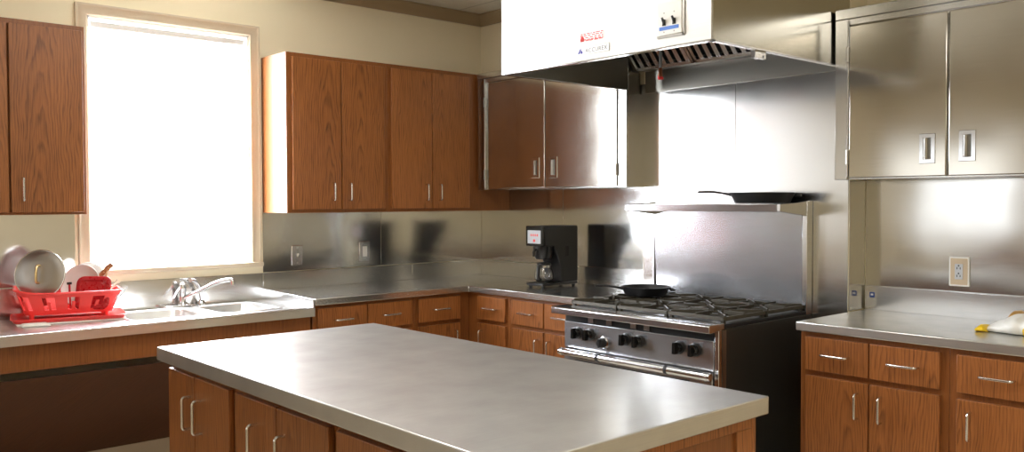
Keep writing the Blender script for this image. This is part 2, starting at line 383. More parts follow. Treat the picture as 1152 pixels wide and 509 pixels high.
# ------------------------------------------------------------------ cabinets
def pull(F, u0, u1, d, z0, z1, parent, r=.0048, proj=.03, lab=None):
    mb = MB()
    mb.tube([F(u0, d, z0), F(u0, d+proj, z0), F(u1, d+proj, z1), F(u1, d, z1)], r, 10, corner=.012)
    return done('handle', mb, M['nickel'], parent)
def wood_door(F, u0, u1, z0, z1, d, parent, hu=None, hz=None, name='door', th=.019, mat='oak', hr=.0048):
    mb = MB(); fbox(mb, F, u0, u1, d, d+th, z0, z1)
    o = done(name, mb, M[mat], parent, bevel=.0025)
    if hu is not None:
        if isinstance(hu, tuple): pull(F, hu[0], hu[1], d+th, hz, hz, o, hr)
        else: pull(F, hu, hu, d+th, hz[0], hz[1], o, hr)
    return o
def carcass(F, u0, u1, d0, d1, z0, z1, kick=0.0):
    mb = MB(); fbox(mb, F, u0, u1, d0, d1, z0+kick, z1)
    if kick: fbox(mb, F, u0+.002, u1-.002, d0, d1-.07, z0, z0+kick)
    return mb

# wall cabinets on the window wall
t = thing('wall_cabinet', 'tall oak wall cabinet nearest the window on its right', 'cabinet', (-1.357, -.15, 1.374), 'oak wall cabinets')
done('cabinet_body', carcass(A, -1.69, -1.016, 0.003, .31, 1.375, 2.288), M['oak_frame'], t, bevel=.0015)
wood_door(A, -1.660, -1.348, 1.395, 2.262, .311, t, -1.407, (1.447, 1.548))
wood_door(A, -1.342, -1.043, 1.395, 2.262, .311, t, -1.297, (1.447, 1.548))
t = thing('wall_cabinet', 'tall oak wall cabinet in the room corner beside the steel cabinet', 'cabinet', (-.5, -.15, 1.374), 'oak wall cabinets')
done('cabinet_body', carcass(A, -1.015, -.005, 0.003, .31, 1.375, 2.288), M['oak_frame'], t, bevel=.0015)
wood_door(A, -.992, -.684, 1.395, 2.262, .311, t, -.734, (1.447, 1.548))
wood_door(A, -.679, -.375, 1.395, 2.262, .311, t, -.629, (1.447, 1.548))
t = thing('wall_cabinet', 'oak wall cabinet left of the window, above the dish rack', 'cabinet', (-3.1, -.15, 1.384), 'oak wall cabinets')
done('cabinet_body', carcass(A, -3.43, -2.75, 0.003, .31, 1.381, 2.286), M['oak_frame'], t, bevel=.0015)
wood_door(A, -3.079, -2.765, 1.392, 2.262, .311, t, -3.032, (1.447, 1.552))
wood_door(A, -3.405, -3.087, 1.392, 2.262, .311, t, -3.135, (1.447, 1.552))

# base cabinets: (frame, u0, u1, drawers, doors)
ZC = .875
def base(F, u0, u1, label, drawers, doors, mat='oak', group='oak base cabinets'):
    c = F((u0+u1)/2, .3, 0)
    t = thing('base_cabinet', label, 'cabinet', c, group)
    done('cabinet_body', carcass(F, u0, u1, .004, .605, 0.0, ZC, .1), M['oak_frame'], t, bevel=.0015)
    for a, b in drawers:
        m = (a+b)/2; wood_door(F, a, b, .715, .858, .606, t, (m-.057, m+.057), .788, name='drawer')
    for a, b, h in doors:
        wood_door(F, a, b, .125, .692, .606, t, h, (.545, .648))
    return t
base(A, -1.70, -1.032, 'oak base cabinet beside the sink with two drawers over two doors', [(-1.677,-1.367),(-1.358,-1.056)], [(-1.677,-1.367,-1.41),(-1.358,-1.056,-1.31)])
base(A, -1.031, -.612, 'oak base cabinet in the room corner with one drawer under the window wall', [(-1.004,-.690)], [(-1.004,-.690,-.740)])
base(B, -.992, -.004, 'oak base cabinet below the coffee maker with one drawer and one door', [(-.962,-.704)], [(-.962,-.704,-.750)])
base(B, -1.60, -.993, 'oak base cabinet left of the range with paired drawers and doors', [(-1.289,-1.020),(-1.572,-1.299)], [(-1.289,-1.020,-1.245),(-1.572,-1.299,-1.345)])
base(B, -3.495, -2.878, 'oak base cabinet right of the range with two drawers over two doors', [(-3.185,-2.908),(-3.466,-3.191)], [(-3.185,-2.908,-3.142),(-3.466,-3.191,-3.241)])
base(B, -4.14, -3.496, 'oak base cabinet at the right edge, under the plastic bag', [(-3.815,-3.527),(-4.11,-3.822)], [(-3.815,-3.527,-3.578),(-4.11,-3.822,-4.06)])

base(Cw, -1.70, -.90, 'oak base cabinet under the window of the left wall', [(-1.28,-.92),(-1.68,-1.30)], [(-1.28,-.92,-1.24),(-1.68,-1.30,-1.34)])
base(Cw, -2.52, -1.72, 'oak base cabinet beside the window of the left wall', [(-2.10,-1.74),(-2.50,-2.12)], [(-2.10,-1.74,-2.06),(-2.50,-2.12,-2.16)])

# sink base: apron, sloping knee panel
mb = MB(); fbox(mb, A, -4.0, -1.712, .575, .605, .700, .818)
tag(done('sink_apron', mb, M['oak_frame'], bevel=.002), 'long oak apron board under the sink counter edge', 'apron')
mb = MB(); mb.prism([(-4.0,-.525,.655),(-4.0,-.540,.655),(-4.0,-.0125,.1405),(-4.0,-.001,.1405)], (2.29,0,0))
tag(done('knee_panel', mb, M['oak_shaded'], bevel=.002), 'shaded wooden panel sloping back under the sink', 'panel')
mb = MB(); fbox(mb, A, -4.02, -4.001, .02, .605, 0, .8195)
tag(done('end_panel', mb, M['oak_frame'], bevel=.002), 'oak end panel carrying the left end of the sink counter', 'panel')

# ------------------------------------------------------------------ worktops
def rrect(cx, cy, hx, hy, r, z, n=5):
    pts = []
    for sx, sy, a0 in ((1,1,0),(-1,1,PI/2),(-1,-1,PI),(1,-1,3*PI/2)):
        for k in range(n+1):
            a = a0+PI/2*k/n
            pts.append((cx+sx*(hx-r)+r*math.cos(a), cy+sy*(hy-r)+r*math.sin(a), z))
    return pts
# L-shaped corner worktop
t = thing('corner_worktop', 'L-shaped stainless worktop running round the room corner to the range', 'worktop', (-.3, -.3, .876))
mb = MB(); zt = .914
mb.prism([(-1.70,-.0,zt),(-1.70,-.64,zt),(-.64,-.64,zt),(-.64,-1.605,zt),(0,-1.605,zt),(0,0,zt)], (0,0,-.038))
done('worktop_slab', mb, M['steel_top'], t, bevel=.004)
mb = MB(); mb.box(-.626, 0, -.020, -.004, .9135, 1.018); done('backsplash', mb, M['steel'], t, bevel=.002)
mb = MB(); mb.box(-1.70, -.6265, -.020, -.004, .9135, 1.018); done('backsplash', mb, M['steel'], t, bevel=.002)
mb = MB(); mb.box(-.020, -.004, -.988, -.0205, .9135, 1.018); mb.box(-.0195, -.004, -1.603, -.9885, .9135, 1.026); done('backsplash', mb, M['steel'], t, bevel=.002)
# right worktop
t = thing('side_worktop', 'stainless worktop on the oak cabinets right of the range', 'worktop', (-.3, -3.5, .88))
mb = MB(); mb.box(-.64, -.001, -4.16, -2.872, .880, .919); done('worktop_slab', mb, M['steel_side'], t, bevel=.004)
mb = MB(); mb.box(-.020, -.004, -4.16, -2.872, .9185, 1.032); done('backsplash', mb, M['steel_bright'], t, bevel=.002)
mb = MB(); mb.box(-.0212, -.0202, -2.920, -2.896, .978, 1.003); o = done('blue_sticker', mb, M['blue'], t); o['label'] = 'small square blue sticker'
mb = MB(); mb.box(-.0216, -.0210, -2.914, -2.902, .987, .996); done('sticker_mark', mb, M['sticker'], o)
# sink counter
t = thing('sink_counter', 'low stainless sink counter with two bowls under the window', 'sink counter', (-2.8, -.3, .82))
SX0, SX1, SZ = -4.02, -1.703, .864
bx = [(-2.605, -2.222), (-2.168, -1.828)]; by = (-.525, -.118)
xs = [SX0, bx[0][0], bx[0][1], bx[1][0], bx[1][1], SX1]; ys = [-.64, by[0], by[1], -.002]
mb = MB(); V = {}
def gv(i, j, z):
    k = (i, j, z)
    if k not in V: V[k] = mb.bm.verts.new((xs[i], ys[j], z))
    return V[k]
for i in range(5):
    for j in range(3):
        if j == 1 and i in (1, 3): continue
        mb.bm.faces.new([gv(i,j,SZ), gv(i+1,j,SZ), gv(i+1,j+1,SZ), gv(i,j+1,SZ)])
zb = SZ-.044
for i in range(5): mb.bm.faces.new([gv(i,0,zb), gv(i+1,0,zb), gv(i+1,0,SZ), gv(i,0,SZ)])
for j in range(3): mb.bm.faces.new([gv(5,j,zb), gv(5,j+1,zb), gv(5,j+1,SZ), gv(5,j,SZ)]); mb.bm.faces.new([gv(0,j+1,zb), gv(0,j,zb), gv(0,j,SZ), gv(0,j+1,SZ)])
a = mb.bm.verts.new((SX0,-.62,zb)); b = mb.bm.verts.new((SX1,-.62,zb)); mb.bm.faces.new([gv(0,0,zb), a, b] + [gv(i,0,zb) for i in (5,4,3,2,1)])
done('counter_top', mb, M['steel_sink'], t)
mb = MB(); mb.tube([(SX0,-.636,SZ+.001),(SX1-.002,-.636,SZ+.001)], .0055, 10); done('rolled_edge', mb, M['steel_bright'], t)
mb = MB(); mb.box(SX0, SX1, -.022, -.004, SZ, 1.018); done('backsplash', mb, M['steel'], t, bevel=.002)
mb = MB(); mb.prism([(SX1-.014,-.645,SZ-.004),(SX1-.014,-.645,.914),(SX1-.014,-.022,.932),(SX1-.014,-.022,SZ-.004)], (.012,0,0)); done('end_curb', mb, M['steel_bright'], t, bevel=.002)
for (a, b) in bx:
    cx, cy, hx, hy = (a+b)/2, (by[0]+by[1])/2, (b-a)/2, (by[1]-by[0])/2
    mb = MB()
    mb.rings([rrect(cx,cy,hx+.014,hy+.014,.05,SZ+.0005), rrect(cx,cy,hx+.010,hy+.010,.05,SZ+.005), rrect(cx,cy,hx-.006,hy-.006,.055,SZ+.004), rrect(cx,cy,hx-.014,hy-.014,.055,SZ-.006), rrect(cx,cy,hx-.022,hy-.022,.06,SZ-.15), rrect(cx,cy,hx-.05,hy-.05,.05,SZ-.172)], cap0=False)
    o = done('sink_bowl', mb, M['steel_sink'], t, smooth=60)
    mb = MB(); mb.lathe([(.045,.0),(.045,.004),(.034,.004),(.030,-.004),(.008,-.004)], (cx, cy, SZ-.172), 24); done('drain', mb, M['chrome'], o)

# ------------------------------------------------------------------ steel wall cabinets
def steel_cab(u0, u1, z0, z1, label, doors, topz, lip):
    t = thing('steel_wall_cabinet', label, 'cabinet', (-.155, (u0+u1)/2, z0), 'stainless wall cabinets')
    mb = MB(); fbox(mb, B, u0, u1, .006, .293, z0, z1); done('cabinet_body', mb, M['steel'], t, bevel=.0015)
    mb = MB(); fbox(mb, B, u0, u1, .006, .312, topz, z1+.001); done('top_rail', mb, M['steel'], t, bevel=.002)
    for st in doors['stiles']:
        mb = MB(); fbox(mb, B, st[0], st[1], .293, .309, z0, topz-.002); done('stile', mb, M['steel'], t, bevel=.0015)
    mb = MB(); fbox(mb, B, min(s[0] for s in doors['stiles']), max(s[1] for s in doors['stiles']), .293, .307, topz-.028, topz-.003); done('head_rail', mb, M['steel'], t, bevel=.001)
    for a, b, h, hinge in doors['doors']:
        mb = MB(); fbox(mb, B, a, b, .295, .313, z0+.006, topz-.034)
        # slightly turned-in sheet edge
        o = done('door', mb, M['steel_door'], t, bevel=.004, seg=3)
        # recessed pull
        hz0, hz1, hw = h[2], h[3], .004
        mb = MB()
        fr = lambda e, d: [B(h[0]+e, d, hz0+e), B(h[1]-e, d, hz0+e), B(h[1]-e, d, hz1-e), B(h[0]+e, d, hz1-e)]
        mb.rings([fr(0,.313), fr(.002,.317), fr(.017,.317), fr(.020,.3145)], cap0=False)
        p = done('pull_plate', mb, M['chrome'], o)
        mb = MB(); fbox(mb, B, h[0]+.0185, h[1]-.0185, .3142, .3150, hz0+.0185, hz1-.0185); done('recess', mb, M['steel_shaded'], p)  # dark sheet carries the shade of the recess in its colour
        mb = MB(); mb.lathe([(.0001,-.045),(.009,-.044),(.009,.044),(.0001,.045)], B((h[0]+h[1])/2+.006, .3135, (hz0+hz1)/2), 12)
        done('grip', mb, M['steel_dull'], p)
        if hinge is not None:
            mb = MB(); mb.tube([B(hinge, .314, z0+.012), B(hinge, .314, topz-.01)], .0035, 8); done('hinge_rod', mb, M['steel_bright'], t)
            for zz in (z0+.10, topz-.16):
                mb = MB(); mb.tube([B(hinge, .315, zz-.032), B(hinge, .315, zz+.032)], .0068, 10); done('hinge', mb, M['steel_dull'], t)
steel_cab(-1.634, -.337, 1.515, 2.286, 'stainless wall cabinet above the coffee maker, between oak cabinet and hood',
          dict(stiles=[(-.405,-.337),(-1.634,-1.572)], doors=[(-.980,-.448,(-.935,-.868,1.582,1.708),-.412),(-1.566,-.986,(-1.092,-1.022,1.580,1.708),-1.5685)]), 2.25, 0)
steel_cab(-4.14, -2.868, 1.531, 2.290, 'stainless wall cabinet at the right edge above the beige outlet',
          dict(stiles=[(-2.926,-2.868),(-4.14,-4.08)], doors=[(-3.356,-2.936,(-3.314,-3.247,1.590,1.715),-2.931),(-4.07,-3.364,(-3.472,-3.405,1.594,1.720),-4.075)]), 2.246, 0)

# ------------------------------------------------------------------ range hood
HX, HY0, HY1, HZ, HT = -1.236, -2.858, -1.640, 2.055, 2.62
t = thing('range_hood', 'large stainless canopy hood hanging over the gas range', 'range hood', (-.7, -2.25, HZ), None)
mb = MB(); th = .012
fx = lambda x: x
mb.box(HX, HX+th, HY0, HY1, HZ, HT); done('front_panel', mb, M['steel_hood'], t, bevel=.001, seg=1)
mb = MB(); mb.box(HX+th, -.160, HY0, HY0+th, HZ, HT); done('side_panel', mb, M['steel_hood_shaded'], t, bevel=.001, seg=1)
mb = MB(); mb.box(HX+th, -.315, HY1-th, HY1, HZ, HT); done('side_panel', mb, M['steel_shaded'], t, bevel=.001, seg=1)
mb = MB(); mb.box(-.315, -.160, HY1-th-.004, HY1-.004, 2.29, HT); done('side_filler', mb, M['steel_shaded'], t)
mb = MB(); mb.box(HX, -.160, HY0, HY1, HT, HT+.012); done('top_panel', mb, M['steel_shaded'], t)
mb = MB()                                       # turned-in lower lip
mb.box(HX-.002, HX+.028, HY0-.001, HY1, HZ-.006, HZ+.001); mb.box(HX, -.17, HY0-.001, HY0+.022, HZ-.006, HZ+.001); mb.box(HX, -.33, HY1-.022, HY1, HZ-.006, HZ+.001)
done('hood_lip', mb, M['steel_bright'], t, bevel=.0015)
mb = MB(); mb.prism([(-.162, HY0+.013, 2.045),(-.162, HY0+.013, 2.165),(-.176, HY0+.013, 2.165),(-.172, HY0+.013, 2.045)], (0, HY1-HY0-.030, 0)); done('rear_plenum', mb, M['steel_shaded'], t, bevel=.001)
mb = MB(); mb.prism([(-.170,HY0+.013,2.166),(-.235,HY0+.013,2.166),(-.245,HY0+.013,2.186),(-.238,HY0+.013,2.186),(-.230,HY0+.013,2.174),(-.170,HY0+.013,2.174)], (0, HY1-HY0-.030, 0)); done('grease_trough', mb, M['steel_dull'], t)
n = 3; w = (HY1-HY0-.03)/n
for k in range(n):
    y0 = HY0+.015+k*w
    # sloped baffle filter: frame and vertical baffles
    P0, P1 = Vector((-.225, 0, 2.182)), Vector((-.60, 0, 2.58)); dirv = (P1-P0).normalized(); nv = Vector((-dirv.z, 0, dirv.x))
    def slab(mb, ya, yb, s0, s1, d0, d1):
        pts = [P0+dirv*s0+nv*d0, P0+dirv*s1+nv*d0, P0+dirv*s1+nv*d1, P0+dirv*s0+nv*d1]
        mb.prism([(p.x, ya, p.z) for p in pts], (0, yb-ya, 0))
    Ln = (P1-P0).length
    mb = MB(); slab(mb, y0+.004, y0+w-.004, 0, .02, 0, .03); slab(mb, y0+.004, y0+w-.004, Ln-.02, Ln, 0, .03); slab(mb, y0+.004, y0+.02, 0, Ln, 0, .03); slab(mb, y0+w-.02, y0+w-.004, 0, Ln, 0, .03)
    fr = done('baffle_filter', mb, M['steel'], t)
    mb = MB(); slab(mb, y0+.02, y0+w-.02, .02, Ln-.02, -.004, -.001); done('filter_back', mb, M['black_gap'], fr)
    mb = MB(); nb = 7; bw = (w-.04)/nb
    for q in range(nb): slab(mb, y0+.02+q*bw+.006, y0+.02+q*bw+bw*.62, .015, Ln-.015, .006, .026)
    done('baffles', mb, M['steel_bright'], fr)
# suppression nozzle drop
mb = MB(); mb.tube([(-.75,-2.225,2.50),(-.75,-2.225,2.045)], .008, 10); pipe = done('nozzle_pipe', mb, M['steel_bright'], t)
mb = MB(); mb.tube([(-.75,-2.225,2.062),(-.762,-2.235,2.030),(-.765,-2.238,2.020)], .009, 10); mb.tube([(-.75,-2.225,2.062),(-.738,-2.213,2.032)], .008, 10); done('nozzle', mb, M['copper'], pipe)
mb = MB(); mb.lathe([(.008,0),(.013,.002),(.013,.012),(.007,.015)], (-.765,-2.238,2.008), 12); mb.lathe([(.007,0),(.011,.002),(.011,.012),(.006,.015)], (-.737,-2.212,2.018), 12); done('nozzle_cap', mb, M['red'], pipe)
mb = MB(); mb.box(-.92, -.84, HY0+.012, HY0+.03, 2.02, 2.05); mb.box(-.865, -.855, HY0+.012, HY0+.05, 2.022, 2.034); done('lip_bracket', mb, M['steel_bright'], t)
# switch plate with two toggles
FX = HX-.0005
mb = MB(); mb.box(FX-.010, FX, -2.726, -2.604, 2.098, 2.232); sw = done('switch_plate', mb, M['white_plastic'], t, bevel=.003); sw['label'] = 'white double switch plate'
mb = MB(); mb.box(FX-.006, FX, -2.733, -2.600, 2.090, 2.100); mb.box(FX-.006, FX, -2.735, -2.725, 2.090, 2.235); done('plate_rim', mb, M['steel_dull'], sw)
mb = MB(); mb.box(FX-.0115, FX-.010, -2.712, -2.616, 2.118, 2.132); done('label_strip', mb, M['blue_label'], sw)
for y in (-2.690, -2.640):
    mb = MB(); mb.prism([(FX-.010,y-.008,2.136),(FX-.010,y+.008,2.136),(FX-.010,y+.006,2.160),(FX-.010,y-.006,2.160)], (-.003,0,0)); mb.tube([(FX-.010,y,2.142),(FX-.026,y-.001,2.166)], [.006,.0045], 8); done('toggle', mb, M['black_plastic'], sw)
    for zz in (2.186, 2.110): 
        mb = MB(); mb.lathe([(.003,0),(.003,.001)], (FX-.0105,y,zz), 10, axis=(-1,0,0)); done('screw', mb, M['steel_dull'], sw)
def text_mesh(s, size):
    cu = bpy.data.curves.new('t', 'FONT'); cu.body = s; cu.size = size; cu.extrude = .0003; cu.align_x = 'LEFT'; cu.space_character = 1.1
    o = bpy.data.objects.new('t', cu); COL.objects.link(o); bpy.context.view_layer.update()
    me = bpy.data.meshes.new_from_object(o.evaluated_get(bpy.context.evaluated_depsgraph_get()))
    bpy.data.objects.remove(o); bpy.data.curves.remove(cu); return me
RT = Matrix(((0,0,-1),(-1,0,0),(0,1,0))).to_4x4()     # text x -> -y, text y -> +z, facing -x
def wall_text(name, s, size, x, y, z, mat, parent, wid=None):
    me = text_mesh(s, size)
    if wid:
        w0 = max(v.co.x for v in me.vertices)-min(v.co.x for v in me.vertices); k = wid/w0
        for v in me.vertices: v.co.x *= k
    mb = MB(); mb.merge(me, Matrix.Translation((x, y, z)) @ RT); bpy.data.meshes.remove(me)
    return done(name, mb, mat, parent)
mb = MB(); mb.box(FX-.0015, FX, -2.340, -2.144, 2.078, 2.113); pl = done('name_plate', mb, M['sticker'], t, bevel=.0005, seg=1)
mb = MB(); mb.box(FX-.0019, FX-.0014, -2.340, -2.144, 2.078, 2.0800); mb.box(FX-.0019, FX-.0014, -2.340, -2.144, 2.111, 2.113); mb.box(FX-.0019, FX-.0014, -2.340, -2.3378, 2.078, 2.113); mb.box(FX-.0019, FX-.0014, -2.1462, -2.144, 2.078, 2.113); done('plate_border', mb, M['steel_dull'], pl)
wall_text('plate_lettering', 'ACCUREX', .027, FX-.0018, -2.200, 2.086, M['grey_ink'], pl, .128)
mb = MB(); mb.prism([(FX-.0022,-2.155,2.085),(FX-.0022,-2.166,2.085),(FX-.0022,-2.176,2.106),(FX-.0022,-2.169,2.106)], (.0008,0,0)); mb.prism([(FX-.0022,-2.171,2.085),(FX-.0022,-2.186,2.085),(FX-.0022,-2.180,2.098),(FX-.0022,-2.174,2.098)], (.0008,0,0)); done('plate_logo', mb, M['navy'], pl)
mb = MB(); mb.box(FX-.0012, FX, -2.305, -2.166, 2.134, 2.176); st = done('warning_sticker', mb, M['sticker'], t, bevel=.0003, seg=1); st['label'] = 'white sticker with rows of red print'
mb = MB(); r_ = random.Random(3)
for row, zz in enumerate((2.168, 2.160, 2.151, 2.143, 2.138)):
    y = -2.168 if row % 2 else -2.172
    while y > -2.300:
        L_ = r_.uniform(.008, .024); mb.box(FX-.0018, FX-.0012, max(y-L_, -2.303), y, zz-.0022, zz+.0022); y -= L_+r_.uniform(.003, .008)
mb.lathe([(.011,0),(.011,.0006)], (FX-.0012, -2.182, 2.147), 16, axis=(-1,0,0))
done('red_print', mb, M['red_ink'], st)
# filler box between hood and ceiling
mb = MB(); mb.box(-1.10, -.160, -2.80, -1.70, HT+.013, H); tag(done('hood_enclosure_panel', mb, M['steel_dull'], bevel=.002), 'stainless closure between the hood top and the ceiling', 'closure panel')

# ------------------------------------------------------------------ gas range
RY0, RY1 = -2.680, -1.745
t = thing('gas_range', 'six-burner stainless gas range with black knobs and back shelf', 'stove', (-.55, -2.21, 0))
mb = MB(); mb.box(-.905, -.165, RY0, RY1, .12, .889); done('range_body', mb, M['range_side'], t, bevel=.002)
mb = MB(); mb.box(-.86, -.20, RY0+.03, RY1-.03, .10, .125); done('kick_plate', mb, M['steel_dull'], t)
for x in (-.86, -.22):
    for y in (RY0+.05, RY1-.05):
        mb = MB(); mb.lathe([(.022,0),(.024,.006),(.016,.012),(.016,.125)], (x, y, 0), 16); done('leg', mb, M['steel_dull'], t)
mb = MB(); mb.box(-.9255, -.90, RY0, RY0+.022, .14, .886); done('corner_stile', mb, M['steel_bright'], t, bevel=.002); mb = MB(); mb.box(-.90, -.872, RY0-.0015, RY0+.01, .14, .884); done('side_trim', mb, M['steel_dull'], t)
mb = MB(); mb.box(-.925, -.9, RY0+.026, RY1-.014, .706, .838); cp = done('control_panel', mb, M['steel_range'], t, bevel=.003)
mb = MB(); mb.box(-.912, -.904, RY0+.024, RY1-.014, .838, .884); done('vent_gap', mb, M['black_gap'], t)
for y in (-1.93, -2.05, -2.20, -2.28):
    mb = MB(); mb.box(-.918, -.911, y-.018, y+.016, .842, .872); done('manifold_tab', mb, M['steel_bright'], t)
mb = MB(); mb.prism([(-.995,RY0,.880),(-.995,RY0,.908),(-.988,RY0,.914),(-.885,RY0,.914),(-.885,RY0,.889),(-.905,RY0,.884),(-.985,RY0,.878)], (0, RY1-RY0+.01, 0)); done('landing_ledge', mb, M['steel_bright'], t, bevel=.002)
def knob(y, z, thermo=False):
    x = -.925
    mb = MB(); mb.lathe([(.030,0),(.030,.004),(.022,.008)], (x, y, z), 24, axis=(-1,0,0))
    if thermo:
        k = done('thermostat_bezel', mb, M['steel_bright'], cp)
        mb = MB(); mb.lathe([(.024,.006),(.023,.026),(.019,.034),(.0001,.035)], (x, y, z), 24, axis=(-1,0,0)); mb.box(x-.040, x-.030, y-.004, y+.004, z-.020, z+.020); done('thermostat_dial', mb, M['black_plastic'], k)
        return
    k = done('knob_bezel', mb, M['black_plastic'], cp)
    mb = MB(); mb.lathe([(.021,.006),(.021,.022),(.018,.028),(.0001,.029)], (x, y, z), 24, axis=(-1,0,0))
    mb.prism([(x-.022,y-.009,z-.026),(x-.022,y+.009,z-.026),(x-.022,y+.007,z+.026),(x-.022,y-.007,z+.026)], (-.026,0,0))
    done('knob', mb, M['black_gloss'], k, bevel=.002)
for y, z in ((-1.855,.787),(-1.935,.787),(-2.165,.790),(-2.245,.790),(-2.475,.790),(-2.560,.790)): knob(y, z)
knob(-2.025, .757, True)
# oven door, its handle bar on two brackets
mb = MB(); mb.box(-.93, -.905, RY0+.03, RY1-.015, .20, .690); od = done('oven_door', mb, M['steel_range'], t, bevel=.004)
mb = MB(); mb.box(-.9335, -.929, -2.53, -1.84, .30, .652); done('door_inset', mb, M['black_gap'], od, bevel=.001); 
mb = MB(); mb.box(-.936, -.932, -2.50, -1.88, .33, .640); done('door_window_frame', mb, M['steel_bright'], od, bevel=.001)
mb = MB(); mb.lathe([(.0001,0),(.016,.001),(.018,.006),(.018,.904),(.016,.909),(.0001,.910)], (-.960, -2.665, .688), 20, axis=(0,1,0)); oh = done('oven_handle', mb, M['steel_bright'], od)
for y in (-2.645, -2.43, -2.02, -1.78):
    mb = MB(); mb.box(-.957, -.928, y-.009, y+.009, .676, .700); mb.tube([(-.960,y-.008,.688),(-.960,y+.008,.688)], .0200, 20); done('handle_bracket', mb, M['black_plastic'] if y in (-2.43,-2.02) else M['steel_bright'], oh)
# cooktop
mb = MB(); mb.box(-.884, -.205, RY0+.006, RY1-.006, .889, .906); done('cooktop', mb, M['iron'], t, bevel=.002)
gy = [(-2.668,-2.368),(-2.362,-2.062),(-2.056,-1.756)]; gx = [(-.872,-.548),(-.540,-.216)]
for (ya, yb) in gy:
    for (xa, xb) in gx:
        cx, cy = (xa+xb)/2, (ya+yb)/2; z0, z1 = .920, .936
        mb = MB()
        bar = lambda p, q, w=.0065, h0=z0, h1=z1: mb.prism([Vector((*p,h0))+s*w*Vector((-(Vector(q)-Vector(p)).normalized().y,(Vector(q)-Vector(p)).normalized().x,0)) for s in (1,-1)]+[Vector((*p,h1))+s*w*.7*Vector((-(Vector(q)-Vector(p)).normalized().y,(Vector(q)-Vector(p)).normalized().x,0)) for s in (-1,1)], (q[0]-p[0],q[1]-p[1],0))
        bar((xa,ya+.006),(xb,ya+.006)); bar((xa,yb-.006),(xb,yb-.006)); bar((xa+.006,ya),(xa+.006,yb)); bar((xb-.006,ya),(xb-.006,yb))
        for k in range(8):
            a = k*PI/4
            ex, ey = math.cos(a), math.sin(a); m = 1/max(abs(ex)/((xb-xa)/2-.004), abs(ey)/((yb-ya)/2-.004))
            r0 = .040 if k % 2 == 0 else .055
            bar((cx+ex*m, cy+ey*m), (cx+ex*r0, cy+ey*r0), .0055, z0, .944)
        ring = [(cx+.058*math.cos(2*PI*k/24), cy+.058*math.sin(2*PI*k/24), .926) for k in range(24)]
        mb.tube(ring, .0055, 8, closed=True)
        for px, py in ((xa+.012,ya+.012),(xa+.012,yb-.012),(xb-.012,ya+.012),(xb-.012,yb-.012)): mb.box(px-.008, px+.008, py-.008, py+.008, .905, .922)
        g = done('burner_grate', mb, M['grate'], t, bevel=.0012, seg=1)
        mb = MB(); mb.box(xa+.02, xb-.02, ya+.02, yb-.02, .9062, .9085); done('drip_plate', mb, M['burner'], g)
        mb = MB(); mb.lathe([(.045,.9085),(.045,.914),(.030,.920),(.030,.924),(.0001,.926)], (cx, cy, 0), 24); done('burner_head', mb, M['iron'], g)
# riser and shelf
mb = MB(); mb.prism([(-.162,RY0+.028,.89),(-.162,RY0+.028,1.395),(-.212,RY0+.028,1.395),(-.190,RY0+.028,.89)], (0,RY1-RY0-.032,0)); done('back_riser', mb, M['steel_range'], t, bevel=.002)
mb = MB(); mb.box(-.212, -.162, RY0, RY0+.026, .89, 1.436); done('riser_flange', mb, M['steel_bright'], t, bevel=.002)
mb = MB(); mb.box(-.206, -.162, RY1-.003, RY1+.012, .89, 1.42); done('riser_flange', mb, M['steel_bright'], t, bevel=.002)
mb = MB(); mb.prism([(-.4465,RY0+.02,1.384),(-.452,RY0+.02,1.420),(-.165,RY0+.02,1.422),(-.165,RY0+.02,1.412),(-.440,RY0+.02,1.410),(-.440,RY0+.02,1.384)], (0, RY1-RY0-.02, 0)); done('shelf', mb, M['steel_bright'], t, bevel=.0015)
for y in (RY0+.002, RY1-.018):
    mb = MB(); mb.prism([(-.448,y,1.421),(-.448,y,1.388),(-.206,y,1.362),(-.206,y,1.434),(-.3,y,1.426)], (0,.016,0)); done('shelf_bracket', mb, M['steel_bright'], t, bevel=.001)

# ------------------------------------------------------------------ cast iron skillets
def skillet(c, r, ang, label, helper=True, h=.045, hl=.135):
    c = Vector(c); t = thing('skillet', label, 'frying pan', c, 'cast iron skillets')
    mb = MB(); mb.lathe([(.0001,.0),(r*.80,.0),(r*.84,.004),(r*.985,h-.004),(r,h),(r-.005,h+.001),(r*.81,.010),(r*.77,.007),(.0001,.006)], c, 48); done('pan_bowl', mb, M['iron'], t, smooth=50)
    d = Vector((math.cos(ang), math.sin(ang), 0)); p = c+Vector((0,0,h-.006))
    mb = MB()
    pts = [p+d*(r*.95)+Vector((0,0,-.004)), p+d*(r+.03)+Vector((0,0,.004)), p+d*(r+.075)+Vector((0,0,.011)), p+d*(r+hl)+Vector((0,0,.011))]
    mb.tube(pts, [.016,.010,.012,.011], 12, flat=.5)
    done('handle', mb, M['iron'], t)
    if helper:
        s = Vector((-d.y, d.x, 0)); e = p-d*(r*.96)+Vector((0,0,-.010))
        mb = MB(); mb.tube([e+s*.05, e-d*.022+s*.042, e-d*.030, e-d*.022-s*.042, e-s*.05], .006, 8, corner=.012); done('helper_handle', mb, M['iron'], t)
skillet((-.47,-1.905,.9445), .128, math.radians(140), 'black cast iron skillet on the rear left burner of the range')
skillet((-.315,-2.50,1.424), .155, math.radians(124), 'black cast iron skillet on the shelf above the range', h=.052, hl=.15)

